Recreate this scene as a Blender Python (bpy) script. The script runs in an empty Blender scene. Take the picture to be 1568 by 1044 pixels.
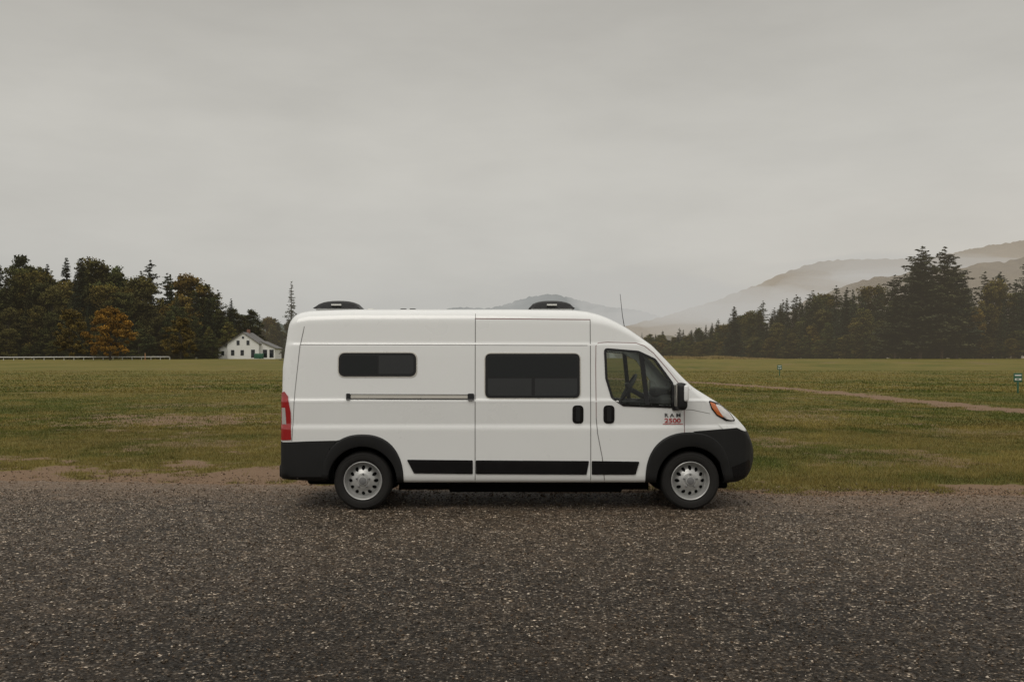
import bpy, bmesh, math, random
import numpy as np
from mathutils import Vector, Matrix
random.seed(7); rng=np.random.default_rng(7)
scene=bpy.context.scene
COL=scene.collection
# ------------------------------------------------------------------ helpers
class NT:
    def __init__(s,tree): s.t=tree; s.n=tree.nodes; s.l=tree.links
    def add(s,typ,**kw):
        n=s.n.new(typ)
        for k,v in kw.items():
            if k=='inp':
                for a,b in v.items():
                    if isinstance(b,bpy.types.NodeSocket): s.l.new(b,n.inputs[a])
                    else: n.inputs[a].default_value=b
            else: setattr(n,k,v)
        return n
    def mix(s,f,a,b,mode='MIX'):
        n=s.n.new('ShaderNodeMix'); n.data_type='RGBA'; n.blend_type=mode
        for i,v in ((0,f),(6,a),(7,b)):
            if isinstance(v,bpy.types.NodeSocket): s.l.new(v,n.inputs[i])
            else: n.inputs[i].default_value=v
        return n.outputs[2]
    def math(s,op,a,b=0.0,c=None,clamp=False):
        n=s.n.new('ShaderNodeMath'); n.operation=op; n.use_clamp=clamp
        for i,v in ((0,a),(1,b)):
            if isinstance(v,bpy.types.NodeSocket): s.l.new(v,n.inputs[i])
            else: n.inputs[i].default_value=v
        return n.outputs[0]
    def maprange(s,v,a,b,c,d):
        n=s.n.new('ShaderNodeMapRange'); s.l.new(v,n.inputs[0])
        for i,x in enumerate((a,b,c,d)): n.inputs[i+1].default_value=x
        return n.outputs[0]
    def noise(s,vec,scale,detail=4,rough=.55):
        n=s.n.new('ShaderNodeTexNoise'); n.inputs['Scale'].default_value=scale
        n.inputs['Detail'].default_value=detail; n.inputs['Roughness'].default_value=rough
        if vec is not None: s.l.new(vec,n.inputs['Vector'])
        return n.outputs[0]
    def ramp(s,f,stops,interp='LINEAR'):
        n=s.n.new('ShaderNodeValToRGB'); s.l.new(f,n.inputs[0]); e=n.color_ramp.elements
        n.color_ramp.interpolation=interp
        while len(e)<len(stops): e.new(.5)
        for k,(p,c) in enumerate(stops): e[k].position=p; e[k].color=c
        return n.outputs[0]
def newmat(name):
    m=bpy.data.materials.new(name); m.use_nodes=True
    t=NT(m.node_tree); t.n.clear()
    out=t.n.new('ShaderNodeOutputMaterial')
    return m,t,out
def pbr(name,col,rough=.5,metal=0,coat=0,var=.06,vscale=6,bump=0,bscale=200,spec=.5):
    m,t,out=newmat(name)
    tc=t.add('ShaderNodeTexCoord').outputs['Object']
    n=t.noise(tc,vscale,5)
    f=t.maprange(n,.3,.7,1-var,1+var)
    c=t.add('ShaderNodeVectorMath',operation='SCALE'); c.inputs[0].default_value=col[:3]; t.l.new(f,c.inputs['Scale'])
    b=t.add('ShaderNodeBsdfPrincipled')
    t.l.new(c.outputs[0],b.inputs['Base Color'])
    t.l.new(t.maprange(n,.3,.7,max(0,rough-.05),rough+.06),b.inputs['Roughness'])
    b.inputs['Metallic'].default_value=metal; b.inputs['Coat Weight'].default_value=coat
    b.inputs['Coat Roughness'].default_value=.04
    b.inputs['Specular IOR Level'].default_value=spec
    if bump:
        bn=t.noise(tc,bscale,2); bp=t.add('ShaderNodeBump'); bp.inputs['Strength'].default_value=bump; bp.inputs['Distance'].default_value=.002
        t.l.new(bn,bp.inputs['Height']); t.l.new(bp.outputs[0],b.inputs['Normal'])
    t.l.new(b.outputs[0],out.inputs[0]); return m
def obj(name,me,parent=None,mats=()):
    o=bpy.data.objects.new(name,me); COL.objects.link(o)
    for m in mats: me.materials.append(m)
    if parent: o.parent=parent
    return o
def empty(name,loc=(0,0,0)):
    o=bpy.data.objects.new(name,None); COL.objects.link(o); o.location=loc; o.empty_display_size=.2; return o
def pymesh(name,v,f,parent=None,mats=(),smooth=False):
    me=bpy.data.meshes.new(name); me.from_pydata([tuple(map(float,p)) for p in v],[],f)
    if smooth: me.shade_smooth()
    me.update(); return obj(name,me,parent,mats)
def trimesh(name,V,C=None,n=3):
    me=bpy.data.meshes.new(name); N=len(V); F=N//n
    me.vertices.add(N); me.vertices.foreach_set('co',V.astype(np.float32).ravel())
    me.loops.add(N); me.loops.foreach_set('vertex_index',np.arange(N,dtype=np.int32))
    me.polygons.add(F); me.polygons.foreach_set('loop_start',np.arange(0,N,n,dtype=np.int32))
    me.polygons.foreach_set('loop_total',np.full(F,n,dtype=np.int32))
    if C is not None:
        a=me.attributes.new('tint','FLOAT_COLOR','POINT'); c4=np.ones((N,4),np.float32); c4[:,:3]=C; a.data.foreach_set('color',c4.ravel())
    me.update(calc_edges=True); return me
def idxmesh(name,V,Fc,C=None):
    n=Fc.shape[1]; me=bpy.data.meshes.new(name)
    me.vertices.add(len(V)); me.vertices.foreach_set('co',V.astype(np.float32).ravel())
    me.loops.add(Fc.size); me.loops.foreach_set('vertex_index',Fc.astype(np.int32).ravel())
    me.polygons.add(len(Fc)); me.polygons.foreach_set('loop_start',np.arange(0,Fc.size,n,dtype=np.int32))
    me.polygons.foreach_set('loop_total',np.full(len(Fc),n,dtype=np.int32))
    if C is not None:
        a=me.attributes.new('tint','FLOAT_COLOR','POINT'); c4=np.ones((len(V),4),np.float32); c4[:,:3]=C; a.data.foreach_set('color',c4.ravel())
    me.update(calc_edges=True); return me
def box(name,loc,size,mat,parent=None,bevel=0,rot=None,seg=3):
    bm=bmesh.new(); bmesh.ops.create_cube(bm,size=1)
    for v in bm.verts: v.co=Vector((v.co.x*size[0],v.co.y*size[1],v.co.z*size[2]))
    if bevel: bmesh.ops.bevel(bm,geom=bm.edges[:]+bm.verts[:],offset=bevel,segments=seg,affect='EDGES',profile=.5)
    me=bpy.data.meshes.new(name); bm.to_mesh(me); bm.free()
    if bevel: me.shade_smooth()
    o=obj(name,me,parent,[mat]); o.location=loc
    if rot: o.rotation_euler=rot
    return o
def tube(name,pts,r,mat,parent=None,seg=10):
    V=[];F=[]; pts=[Vector(p) for p in pts]; rs=r if isinstance(r,(list,tuple)) else [r]*len(pts)
    for i,p in enumerate(pts):
        d=(pts[min(i+1,len(pts)-1)]-pts[max(i-1,0)]).normalized()
        a=(Vector((0,0,1)).cross(d).normalized() if abs(d.z)<.9 else Vector((1,0,0))); b=d.cross(a)
        for k in range(seg):
            t=2*math.pi*k/seg; V.append(p+(a*math.cos(t)+b*math.sin(t))*rs[i])
    for i in range(len(pts)-1):
        for k in range(seg):
            F.append((i*seg+k,i*seg+(k+1)%seg,(i+1)*seg+(k+1)%seg,(i+1)*seg+k))
    F.append(tuple(range(seg))); F.append(tuple(range((len(pts)-1)*seg,len(pts)*seg)))
    return pymesh(name,V,F,parent,[mat],True)
def sm(x,a,b):
    t=np.clip((x-a)/(b-a),0,1); return t*t*(3-2*t)
def vn(x,y,s=0):
    x=np.asarray(x,float);y=np.asarray(y,float)
    xi=np.floor(x);yi=np.floor(y);xf=x-xi;yf=y-yi
    u=xf*xf*(3-2*xf);v=yf*yf*(3-2*yf)
    def h(i,j):
        q=np.sin(i*127.1+j*311.7+s*74.7)*43758.5453; return q-np.floor(q)
    return (h(xi,yi)*(1-u)+h(xi+1,yi)*u)*(1-v)+(h(xi,yi+1)*(1-u)+h(xi+1,yi+1)*u)*v
def fbm(x,y,s=0,o=4):
    r=0;a=.5;t=0
    for k in range(o):
        r=r+a*vn(x*2**k,y*2**k,s+k); t+=a; a*=.5
    return r/t
# ------------------------------------------------------------------ land layout (metres; road runs along x, y points away over the field)
def road_edge(x): return 1.95-.12*np.clip(x,-25,25)+.42*(fbm(x*.7,x*0,3)-.5)*2+.30*(fbm(x*4,x*0,5)-.5)+.10*(fbm(x*19,x*0,6)-.5)
def land(x,y):
    h=1.65*sm(y,60,235)
    e=y-road_edge(x)
    h=h+sm(e,.3,2.5)*(.06*(fbm(x*.35,y*.35,11)-.5)+.04*(fbm(x*1.7,y*1.7,12)-.5))*sm(-y,-300,-60)
    return h
def track_x(y): return np.interp(y,[10,16,22,30,40,56,66,80],[22,19.6,18.2,17.4,17.5,16.0,13.8,6])
def dirtf(x,y):
    e=y-road_edge(x)
    wl=np.interp(x,[-12,-8,-5,-3,-1.5,0,3,8],[3.4,4.4,4.6,3.8,2.0,1.3,1.4,1.5])
    n=fbm(x*.9,y*.9,21); n2=fbm(x*3.5,y*3.5,22); n3=fbm(x*9,y*9,24)
    d=sm(1-e/wl+(n-.5)*2.8+(n2-.5)*1.8+(n3-.5)*1.0,.15,.85)*(e<7)
    d=np.maximum(d,sm(1-e/.35+(n2-.5)*1.0,0,.6))
    w=1.3+.6*(fbm(y*.3,x*0,23)-.5)
    t=1-np.abs(x-track_x(y))/w+(n2-.5)*1.3+(n-.5)*1.2
    d=np.maximum(d,sm(t,.0,.5)*(y>9)*(y<84))
    for (cx,cy,rx,ry,k) in ((-10.4,18,3.8,4.4,.72),(-13,27,3,3,.5),(9.5,20,2.5,4,.5),(7,33,3,5,.4),(-7,9.5,2.0,1.4,.55),(-14,45,6,6,.4),(6.5,5.5,1.4,.8,.5),(12,13,2.4,1.8,.5)):
        r=np.sqrt(((x-cx)/rx)**2+((y-cy)/ry)**2)
        d=np.maximum(d,k*sm(1.2-r+(n2-.5)*2.2+(n-.5)*1.2,0,.9))
    d=np.maximum(d,.6*sm(.7*fbm(x*.5,y*.5,31,5)+.3*n2,.57,.72))
    return d
def dryf(x,y):
    e=y-road_edge(x)
    return np.clip(sm(.55*fbm(x*.22,y*.16,41)+.45*fbm(x*1.1,y*.7,43)+.06*sm(y,20,80),.34,.64)+.8*sm(-e,-2.6,-.3)+.22*sm(-x,0,12)*sm(-y,-40,-8),0,1)
# ------------------------------------------------------------------ materials for land
def ground_mat():
    m,t,out=newmat('field_grass_and_soil')
    at=t.add('ShaderNodeAttribute',attribute_name='tint'); sp=t.add('ShaderNodeSeparateColor'); t.l.new(at.outputs['Color'],sp.inputs[0])
    P=t.add('ShaderNodeTexCoord').outputs['Object']
    n1=t.noise(P,38,6,.7); n2=t.noise(P,5,6,.65); n3=t.noise(P,.9,5,.6); n4=t.noise(P,.06,4,.6)
    g=t.mix(t.maprange(n1,.3,.7,0,1),(.040,.050,.010,1),(.122,.130,.026,1))
    dry=t.mix(t.maprange(n1,.3,.7,0,1),(.11,.083,.022,1),(.25,.19,.058,1))
    f=t.math('ADD',t.math('MULTIPLY',sp.outputs[1],.75),t.math('MULTIPLY',t.math('SUBTRACT',n2,.5),1.1),clamp=True)
    c=t.mix(f,g,dry)
    c=t.mix(t.maprange(n3,.42,.72,0,.55),c,(.050,.066,.014,1))
    c=t.mix(t.maprange(n4,.38,.62,0,.45),c,(.175,.142,.042,1))
    soil=t.mix(t.maprange(n1,.3,.7,0,1),(.100,.060,.034,1),(.285,.195,.128,1))
    df=t.maprange(t.math('ADD',sp.outputs[0],t.math('MULTIPLY',t.math('SUBTRACT',n2,.5),.9)),.3,.72,0,1)
    c=t.mix(df,c,soil)
    b=t.add('ShaderNodeBsdfPrincipled'); t.l.new(c,b.inputs['Base Color']); b.inputs['Roughness'].default_value=.9; b.inputs['Specular IOR Level'].default_value=.12
    bp=t.add('ShaderNodeBump'); bp.inputs['Strength'].default_value=.8; bp.inputs['Distance'].default_value=.03
    t.l.new(t.math('ADD',n1,t.math('MULTIPLY',n2,.8)),bp.inputs['Height']); t.l.new(bp.outputs[0],b.inputs['Normal'])
    t.l.new(b.outputs[0],out.inputs[0]); return m
def grey(t,v): return t.add('ShaderNodeCombineColor',inp={0:v,1:v,2:v}).outputs[0]
def road_mat():
    m,t,out=newmat('chipseal_gravel')
    P=t.add('ShaderNodeTexCoord').outputs['Object']
    def vor(s):
        v=t.add('ShaderNodeTexVoronoi',feature='F1'); v.inputs['Scale'].default_value=s; t.l.new(P,v.inputs['Vector'])
        sc=t.add('ShaderNodeSeparateColor'); t.l.new(v.outputs['Color'],sc.inputs[0]); return v.outputs['Distance'],sc.outputs[0],sc.outputs[1]
    d1,r1,q1=vor(56); d2,r2,q2=vor(22); d3,r3,q3=vor(110)
    st=t.ramp(r1,[(0,(.008,.006,.004,1)),(.42,(.026,.0190,.0130,1)),(.72,(.072,.055,.039,1)),(.88,(.17,.135,.10,1)),(1,(.50,.43,.35,1))])
    st2=t.ramp(r2,[(0,(.35,.35,.35,1)),(.5,(.9,.9,.9,1)),(.86,(1.5,1.5,1.5,1)),(1,(3.0,2.9,2.75,1))])
    c=t.mix(1,st,st2,'MULTIPLY')
    c=t.mix(t.maprange(r3,.86,.97,0,.5),c,(.22,.178,.135,1))
    c=t.mix(1,c,grey(t,t.maprange(d1,.35,.75,1,.2)),'MULTIPLY')
    n=t.noise(P,.35,5,.6); n2=t.noise(P,2.3,6,.65); n5=t.noise(P,9,5,.7)
    c=t.mix(t.maprange(n,.35,.7,0,.5),c,t.mix(.45,c,(.088,.058,.035,1)))
    c=t.mix(t.maprange(n2,.5,.8,0,.35),c,(.10,.071,.048,1))
    c=t.mix(t.maprange(n2,.2,.48,.45,0),c,(.012,.009,.007,1))
    c=t.mix(t.maprange(n5,.35,.54,.65,0),c,(.010,.008,.006,1))
    sx=t.add('ShaderNodeSeparateXYZ'); t.l.new(P,sx.inputs[0])
    # light gradient painted into the road: dark towards the camera, pale towards the verge
    light_fade=t.math('ADD',sx.outputs[1],t.math('MULTIPLY',t.math('SUBTRACT',n,.5),5.0))
    c=t.mix(1,c,grey(t,t.maprange(light_fade,-7.0,-.5,.55,1.65)),'MULTIPLY')
    e=t.math('ADD',t.math('ADD',sx.outputs[1],t.math('MULTIPLY',sx.outputs[0],.12)),t.math('ADD',t.math('MULTIPLY',n2,3.4),t.math('MULTIPLY',n5,1.6)))
    c=t.mix(t.maprange(e,2.4,4.6,0,.85),c,t.mix(r1,(.095,.062,.038,1),(.25,.18,.125,1)))
    b=t.add('ShaderNodeBsdfPrincipled'); t.l.new(c,b.inputs['Base Color'])
    t.l.new(t.maprange(q1,0,1,.5,.9),b.inputs['Roughness']); b.inputs['Specular IOR Level'].default_value=.2
    b.inputs['Specular Tint'].default_value=(1,.93,.84,1)
    h=t.math('ADD',t.math('MULTIPLY',t.maprange(d1,0,.6,1,0),t.maprange(q1,0,1,.2,1)),t.math('MULTIPLY',t.maprange(d2,0,.6,1,0),t.maprange(q2,0,1,.1,.9)))
    bp=t.add('ShaderNodeBump'); bp.inputs['Strength'].default_value=1.0; bp.inputs['Distance'].default_value=.016
    t.l.new(h,bp.inputs['Height']); t.l.new(bp.outputs[0],b.inputs['Normal'])
    t.l.new(b.outputs[0],out.inputs[0]); return m
def tint_mat(name,rough=.8,haze=0,hazecol=(.4,.39,.36),rnd=.25,trans=0,hue=True,warmth=.5):
    m,t,out=newmat(name)
    at=t.add('ShaderNodeAttribute',attribute_name='tint')
    oi=t.add('ShaderNodeObjectInfo')
    c=at.outputs['Color']
    if rnd:
        s=t.add('ShaderNodeVectorMath',operation='SCALE'); t.l.new(c,s.inputs[0]); t.l.new(t.maprange(oi.outputs['Random'],0,1,1-rnd,1+rnd),s.inputs['Scale']); c=s.outputs[0]
        if hue:
            r2=t.math('FRACT',t.math('MULTIPLY',oi.outputs['Random'],7.31))
            c=t.mix(t.maprange(r2,.5,1,0,warmth),c,t.mix(1,c,(2.0,1.3,.65,1),'MULTIPLY'))
    b=t.add('ShaderNodeBsdfPrincipled'); t.l.new(c,b.inputs['Base Color']); b.inputs['Roughness'].default_value=rough; b.inputs['Specular IOR Level'].default_value=.15
    sh=b.outputs[0]
    if trans:
        tr=t.add('ShaderNodeBsdfTranslucent'); t.l.new(c,tr.inputs[0]); mx=t.add('ShaderNodeMixShader'); mx.inputs[0].default_value=trans
        t.l.new(sh,mx.inputs[1]); t.l.new(tr.outputs[0],mx.inputs[2]); sh=mx.outputs[0]
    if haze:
        e=t.add('ShaderNodeEmission'); e.inputs[0].default_value=(*hazecol,1); mx=t.add('ShaderNodeMixShader'); mx.inputs[0].default_value=haze  # haze painted in: foliage glows with airlight colour by a fixed share
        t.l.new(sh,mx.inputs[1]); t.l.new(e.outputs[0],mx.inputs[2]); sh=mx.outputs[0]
    t.l.new(sh,out.inputs[0]); return m
# ------------------------------------------------------------------ ground sheet
xs=np.concatenate([-np.geomspace(24,3500,70)[::-1],np.arange(-23.8,30,.2),np.geomspace(30.2,3500,70)])
ys=np.concatenate([np.linspace(-400,-10,25),np.linspace(-9,0,12),np.arange(.1,13,.12),np.geomspace(13.2,90,170),np.geomspace(91,5000,110)])
X,Y=np.meshgrid(xs,ys); Z=land(X,Y)
nx,ny=len(xs),len(ys); I=np.arange(nx*ny).reshape(ny,nx)
Fc=np.stack([I[:-1,:-1],I[:-1,1:],I[1:,1:],I[1:,:-1]],-1).reshape(-1,4)
C=np.stack([dirtf(X,Y),dryf(X,Y),0*X],-1).reshape(-1,3)
me=idxmesh('field_ground',np.stack([X,Y,Z],-1).reshape(-1,3),Fc,C); me.shade_smooth()
obj('field_ground',me,None,[ground_mat()])
xr=np.concatenate([np.linspace(-300,-16,60),np.arange(-15.9,16,.04),np.linspace(16.1,300,60)])
yr=[-16,-9,-3,-.6,.1]
er=road_edge(xr)
rows=[np.full_like(xr,v) for v in yr]+[er]
V=np.concatenate([np.stack([xr,np.minimum(r,er-.001*(len(rows)-i)),np.full_like(xr,.006)],-1) for i,r in enumerate(rows)]); I=np.arange(len(V)).reshape(len(rows),len(xr))
Fc=np.stack([I[:-1,:-1],I[:-1,1:],I[1:,1:],I[1:,:-1]],-1).reshape(-1,4)
obj('gravel_road',idxmesh('gravel_road',V,Fc),None,[road_mat()])
def stones(name,n,xf,yf,smin,smax,zf,cols):
    x=xf(n);y=yf(n,x);s=smin+(smax-smin)*rng.random(n)**2.5
    octv=np.array([[1,0,0],[0,1,0],[-1,0,0],[0,-1,0],[0,0,.7],[0,0,-.7]],float)
    octf=np.array([[0,1,4],[1,2,4],[2,3,4],[3,0,4],[1,0,5],[2,1,5],[3,2,5],[0,3,5]])
    V=octv[None]*(1+.35*(rng.random((n,6,1))-.5)*2)
    a=rng.random(n)*6.283; ca,sa=np.cos(a),np.sin(a)
    vx=V[...,0]*ca[:,None]-V[...,1]*sa[:,None]*.7; vy=V[...,0]*sa[:,None]+V[...,1]*ca[:,None]*.7
    V=np.stack([vx,vy,V[...,2]*(.6+.4*rng.random((n,1)))],-1)*s[:,None,None]
    V+=np.stack([x,y,zf(x,y)+s*.35],-1)[:,None]
    Fc=(octf[None]+6*np.arange(n)[:,None,None]).reshape(-1,3)
    k=cols[rng.integers(0,len(cols),n)]*(.6+.7*rng.random((n,1)))
    return obj(name,idxmesh(name,V.reshape(-1,3),Fc,np.repeat(k,6,0)),None,[stone_m])
stone_m=tint_mat('stone_chips',.75,rnd=0)
gc=np.array([[.036,.026,.018],[.06,.046,.033],[.10,.079,.057],[.21,.168,.125],[.40,.345,.28],[.045,.033,.023],[.10,.066,.041]])
stones('loose_gravel',85000,lambda n:(rng.random(n)*2-1)*9.5,lambda n,x:2.0-9.6*rng.random(n)**1.15,.003,.0145,lambda x,y:np.full_like(x,.006),gc)
gs=np.array([[.13,.086,.055],[.20,.138,.092],[.28,.21,.15],[.09,.058,.036]])
stones('shoulder_gravel',12000,lambda n:(rng.random(n)*2-1)*14,lambda n,x:road_edge(x)+rng.normal(0,1,n)*np.interp(x,[-10,-2,0],[1.0,.7,.45])+.1,.004,.022,lambda x,y:np.maximum(land(x,y),.004),gs)
def blades(name,n,y0,y1,hmin,hmax,w,mat,spread=1.35,thr=.55,dens_pow=1.0):
    yy=y0+(y1-y0)*rng.random(n)**dens_pow; half=(.515*(yy+12.24)+1.5)*spread*.8
    xx=(rng.random(n)*2-1)*half
    d=dirtf(xx,yy)+(rng.random(n)-.5)*.6; e=yy-road_edge(xx)
    keep=(d<thr)&(e>-.06); xx=xx[keep];yy=yy[keep]; n=len(xx)
    g=dryf(xx,yy); cl=fbm(xx*2.3,yy*2.3,55); cm=fbm(xx*.45,yy*.45,57)
    h=(hmin+(hmax-hmin)*rng.random(n)**1.6)*(.45+1.1*cl)
    a=rng.random(n)*3.1416; ww=w*(.6+.8*rng.random(n))
    dx,dy=np.cos(a)*ww/2,np.sin(a)*ww/2
    lx,ly=rng.normal(0,.45,n)*h,rng.normal(0,.45,n)*h
    z=land(xx,yy)-.004
    V=np.stack([np.stack([xx-dx,yy-dy,z],-1),np.stack([xx+dx,yy+dy,z],-1),np.stack([xx+lx,yy+ly,z+h],-1)],1)
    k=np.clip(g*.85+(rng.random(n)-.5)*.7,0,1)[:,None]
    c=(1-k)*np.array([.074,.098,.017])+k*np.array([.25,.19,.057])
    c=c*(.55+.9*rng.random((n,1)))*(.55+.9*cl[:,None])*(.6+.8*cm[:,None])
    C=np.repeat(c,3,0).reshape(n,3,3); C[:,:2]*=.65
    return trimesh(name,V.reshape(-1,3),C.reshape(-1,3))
gm=tint_mat('grass_blade',.6,rnd=0,trans=.25)
gp_=empty('grass')
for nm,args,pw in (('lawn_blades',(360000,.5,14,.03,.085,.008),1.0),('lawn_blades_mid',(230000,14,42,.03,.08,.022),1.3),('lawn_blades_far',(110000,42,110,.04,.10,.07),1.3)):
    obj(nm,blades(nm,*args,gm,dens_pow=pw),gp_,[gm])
def tallgrass():
    n=30000; u=rng.random(n); x=28+u*40; y=np.interp(x,[28,60,75,82,97,130],[225,222,215,205,200,190])+rng.random(n)*12
    h=(.25+.5*rng.random(n))*(.3+fbm(x*.2,y*.2,8)*1.1)*sm(-x,-68,-50); w=.25
    a=rng.random(n)*3.14; z=land(x,y)
    V=np.stack([np.stack([x-np.cos(a)*w,y,z],-1),np.stack([x+np.cos(a)*w,y,z],-1),np.stack([x+rng.normal(0,.2,n),y,z+h],-1)],1)
    c=np.array([.30,.235,.12])*(.6+.7*rng.random((n,1)))
    obj('tall_dry_grass',trimesh('tall_dry_grass',V.reshape(-1,3),np.repeat(c,3,0)),None,[gm])
tallgrass()
# ------------------------------------------------------------------ trees
def cone_stick(p,q,r0,r1,seg=6):
    p=Vector(p);q=Vector(q);d=(q-p).normalized();a=d.orthogonal().normalized();b=d.cross(a);T=[]
    for k in range(seg):
        t0,t1=2*math.pi*k/seg,2*math.pi*(k+1)/seg
        A=p+(a*math.cos(t0)+b*math.sin(t0))*r0;B=p+(a*math.cos(t1)+b*math.sin(t1))*r0
        Cc=q+(a*math.cos(t1)+b*math.sin(t1))*r1;D=q+(a*math.cos(t0)+b*math.sin(t0))*r1
        T+=[A,B,Cc,A,Cc,D]
    return [tuple(v) for v in T]
def leaf_tris(P,size):
    n=len(P); d1=rng.normal(size=(n,3)); d1/=np.linalg.norm(d1,axis=1)[:,None]
    d2=rng.normal(size=(n,3)); d2-= (d2*d1).sum(1)[:,None]*d1; d2/=np.linalg.norm(d2,axis=1)[:,None]
    s=size*(.6+.8*rng.random((n,1)))
    return np.stack([P+d1*s,P-d1*s*.5+d2*s*.8,P-d1*s*.5-d2*s*.8],1)
def deciduous(name,seed,H=1.0,green=(.040,.050,.016),wid=.30,base=.12,nc=120,nl=95,ls=.013,warm=.3):
    global rng; keep=rng; rng=np.random.default_rng(seed); R=random.Random(seed)
    wood=cone_stick((0,0,0),(R.uniform(-.02,.02),0,H*.5),.02*H,.011*H)+cone_stick((0,0,H*.5),(0,R.uniform(-.03,.03),H*.85),.011*H,.003*H)
    VV=[];CC=[]
    lobes=[(R.uniform(0,6.28),R.uniform(.35,.95),R.uniform(.7,1.25)) for _ in range(7)]
    for i in range(nc):
        h=base+(1-base)*R.random()**.85
        t=(h-base)/(1-base); a=R.uniform(0,6.283)
        lob=1
        for (la,lh,ls_) in lobes:
            da=math.cos(a-la); lob+= (ls_-1)*max(0,da)*math.exp(-((t-lh)/.22)**2)*1.3
        rad=wid*(math.sin(math.pi*min(1,.16+.80*t)))**.7*R.uniform(.25,1.05)*lob
        c=np.array([rad*math.cos(a),rad*math.sin(a),h*(.9+.1*lob)])*H
        cr=H*R.uniform(.028,.068)
        if i%4==0: wood+=cone_stick((0,0,H*max(.12,h-.25)),tuple(c),.006*H,.0015*H,4)
        d=rng.normal(size=(nl,3)); d/=np.linalg.norm(d,axis=1)[:,None]
        P=c+d*(cr*(.3+.95*rng.random((nl,1))))*np.array([1.2,1.2,.8])
        VV.append(leaf_tris(P,ls*H).reshape(-1,3))
        br=R.uniform(.45,1.5); wm=R.random()*warm
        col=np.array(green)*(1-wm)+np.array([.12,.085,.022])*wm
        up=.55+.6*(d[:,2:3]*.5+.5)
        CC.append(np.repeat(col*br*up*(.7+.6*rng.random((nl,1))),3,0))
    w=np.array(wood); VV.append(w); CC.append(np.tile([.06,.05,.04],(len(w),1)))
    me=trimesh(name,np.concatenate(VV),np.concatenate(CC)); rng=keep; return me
def conifer(name,seed,H=1.0,wid=.17,lv=46,nb=8,base=.06,green=(.030,.039,.020),irr=.3,droop=.25,dense=1.0,power=.85,ls=.012):
    global rng; keep=rng; rng=np.random.default_rng(seed); R=random.Random(seed)
    wood=cone_stick((0,0,0),(0,0,H*.97),.013*H,.0015*H); VV=[];CC=[]
    for i in range(lv):
        t=i/(lv-1); h=base+(1-base)*t**.95
        for b in range(nb if t<.9 else 5):
            L=H*(wid*(1-t)**power*(1-irr*R.random())+.008)*(1+(R.random()<irr*.25)*.25)
            if irr>.45 and R.random()<.22: continue
            a=R.uniform(0,6.283); dz=-droop*L*(1 if t<.8 else -.6)+R.uniform(-.1,.1)*L
            p0=np.array([0,0,h*H+R.uniform(-.01,.01)*H]); p1=p0+np.array([L*math.cos(a),L*math.sin(a),dz])
            if b%3==0: wood+=cone_stick(tuple(p0),tuple(p0*.2+p1*.8),.003*H,.0008*H,3)
            n=int(max(5,26*dense*(L/(H*wid))+4)); s=rng.random((n,1))**.75
            P=p0+(p1-p0)*s; P[:,2]+= (s[:,0]**2)*L*.12
            spread=L*.16*(1.2-s)+.004*H
            P+=rng.normal(size=(n,3))*spread*np.array([1,1,.35])
            T=leaf_tris(P,ls*H*(1.3-.5*t)); T[:,:,2]=(T[:,:,2]-P[:,None,2])*.55+P[:,None,2]
            VV.append(T.reshape(-1,3)); br=R.uniform(.55,1.4)
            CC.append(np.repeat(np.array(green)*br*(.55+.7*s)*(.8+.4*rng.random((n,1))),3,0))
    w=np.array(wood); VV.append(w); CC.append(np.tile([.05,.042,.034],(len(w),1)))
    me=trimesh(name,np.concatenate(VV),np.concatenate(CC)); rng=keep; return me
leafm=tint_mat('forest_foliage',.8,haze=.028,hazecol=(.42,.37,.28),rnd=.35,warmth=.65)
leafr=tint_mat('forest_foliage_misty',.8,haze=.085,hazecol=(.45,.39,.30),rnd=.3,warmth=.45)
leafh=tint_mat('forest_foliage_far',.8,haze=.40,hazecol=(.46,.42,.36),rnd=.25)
orangem=tint_mat('autumn_foliage',.8,haze=.012,hazecol=(.42,.37,.29),rnd=0)
def protos(mat,sfx):
    D=[deciduous('deciduous'+sfx,s,wid=w,green=g,base=.04) for s,w,g in ((1,.25,(.044,.056,.016)),(2,.31,(.054,.060,.017)),(3,.22,(.034,.048,.016)),(4,.28,(.070,.065,.018)))]
    K=[conifer('conifer'+sfx,11,wid=.17),conifer('conifer'+sfx,12,wid=.2,irr=.5),conifer('conifer'+sfx,13,wid=.145,irr=.4)]
    Pn=[conifer('white_pine'+sfx,21,wid=.24,lv=26,nb=6,irr=.65,droop=-.12,dense=2.0,power=.55,base=.16,ls=.014),
        conifer('white_pine'+sfx,22,wid=.21,lv=24,nb=6,irr=.7,droop=-.05,dense=2.2,power=.5,base=.14,ls=.014)]
    for m in D+K+Pn: m.materials.append(mat)
    return D,K,Pn
DL,KL,PL=protos(leafm,'_tree')
def remat(ms,mat):
    r=[]
    for m in ms:
        q=m.copy(); q.materials.clear(); q.materials.append(mat); r.append(q)
    return r
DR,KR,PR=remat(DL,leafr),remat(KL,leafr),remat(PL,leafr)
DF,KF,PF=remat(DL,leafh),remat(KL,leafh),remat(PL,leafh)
RR=random.Random(5)
def place(me,x,y,h,parent=None,name='tree',sx=1.0):
    o=bpy.data.objects.new(name,me); COL.objects.link(o)
    o.location=(x,y,float(land(x,y))-.1); s=h
    o.scale=(s*sx,s*sx*RR.uniform(.85,1.15),s); o.rotation_euler=(RR.gauss(0,.02),RR.gauss(0,.02),RR.uniform(0,6.28))
    if parent: o.parent=parent
    return o
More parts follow.
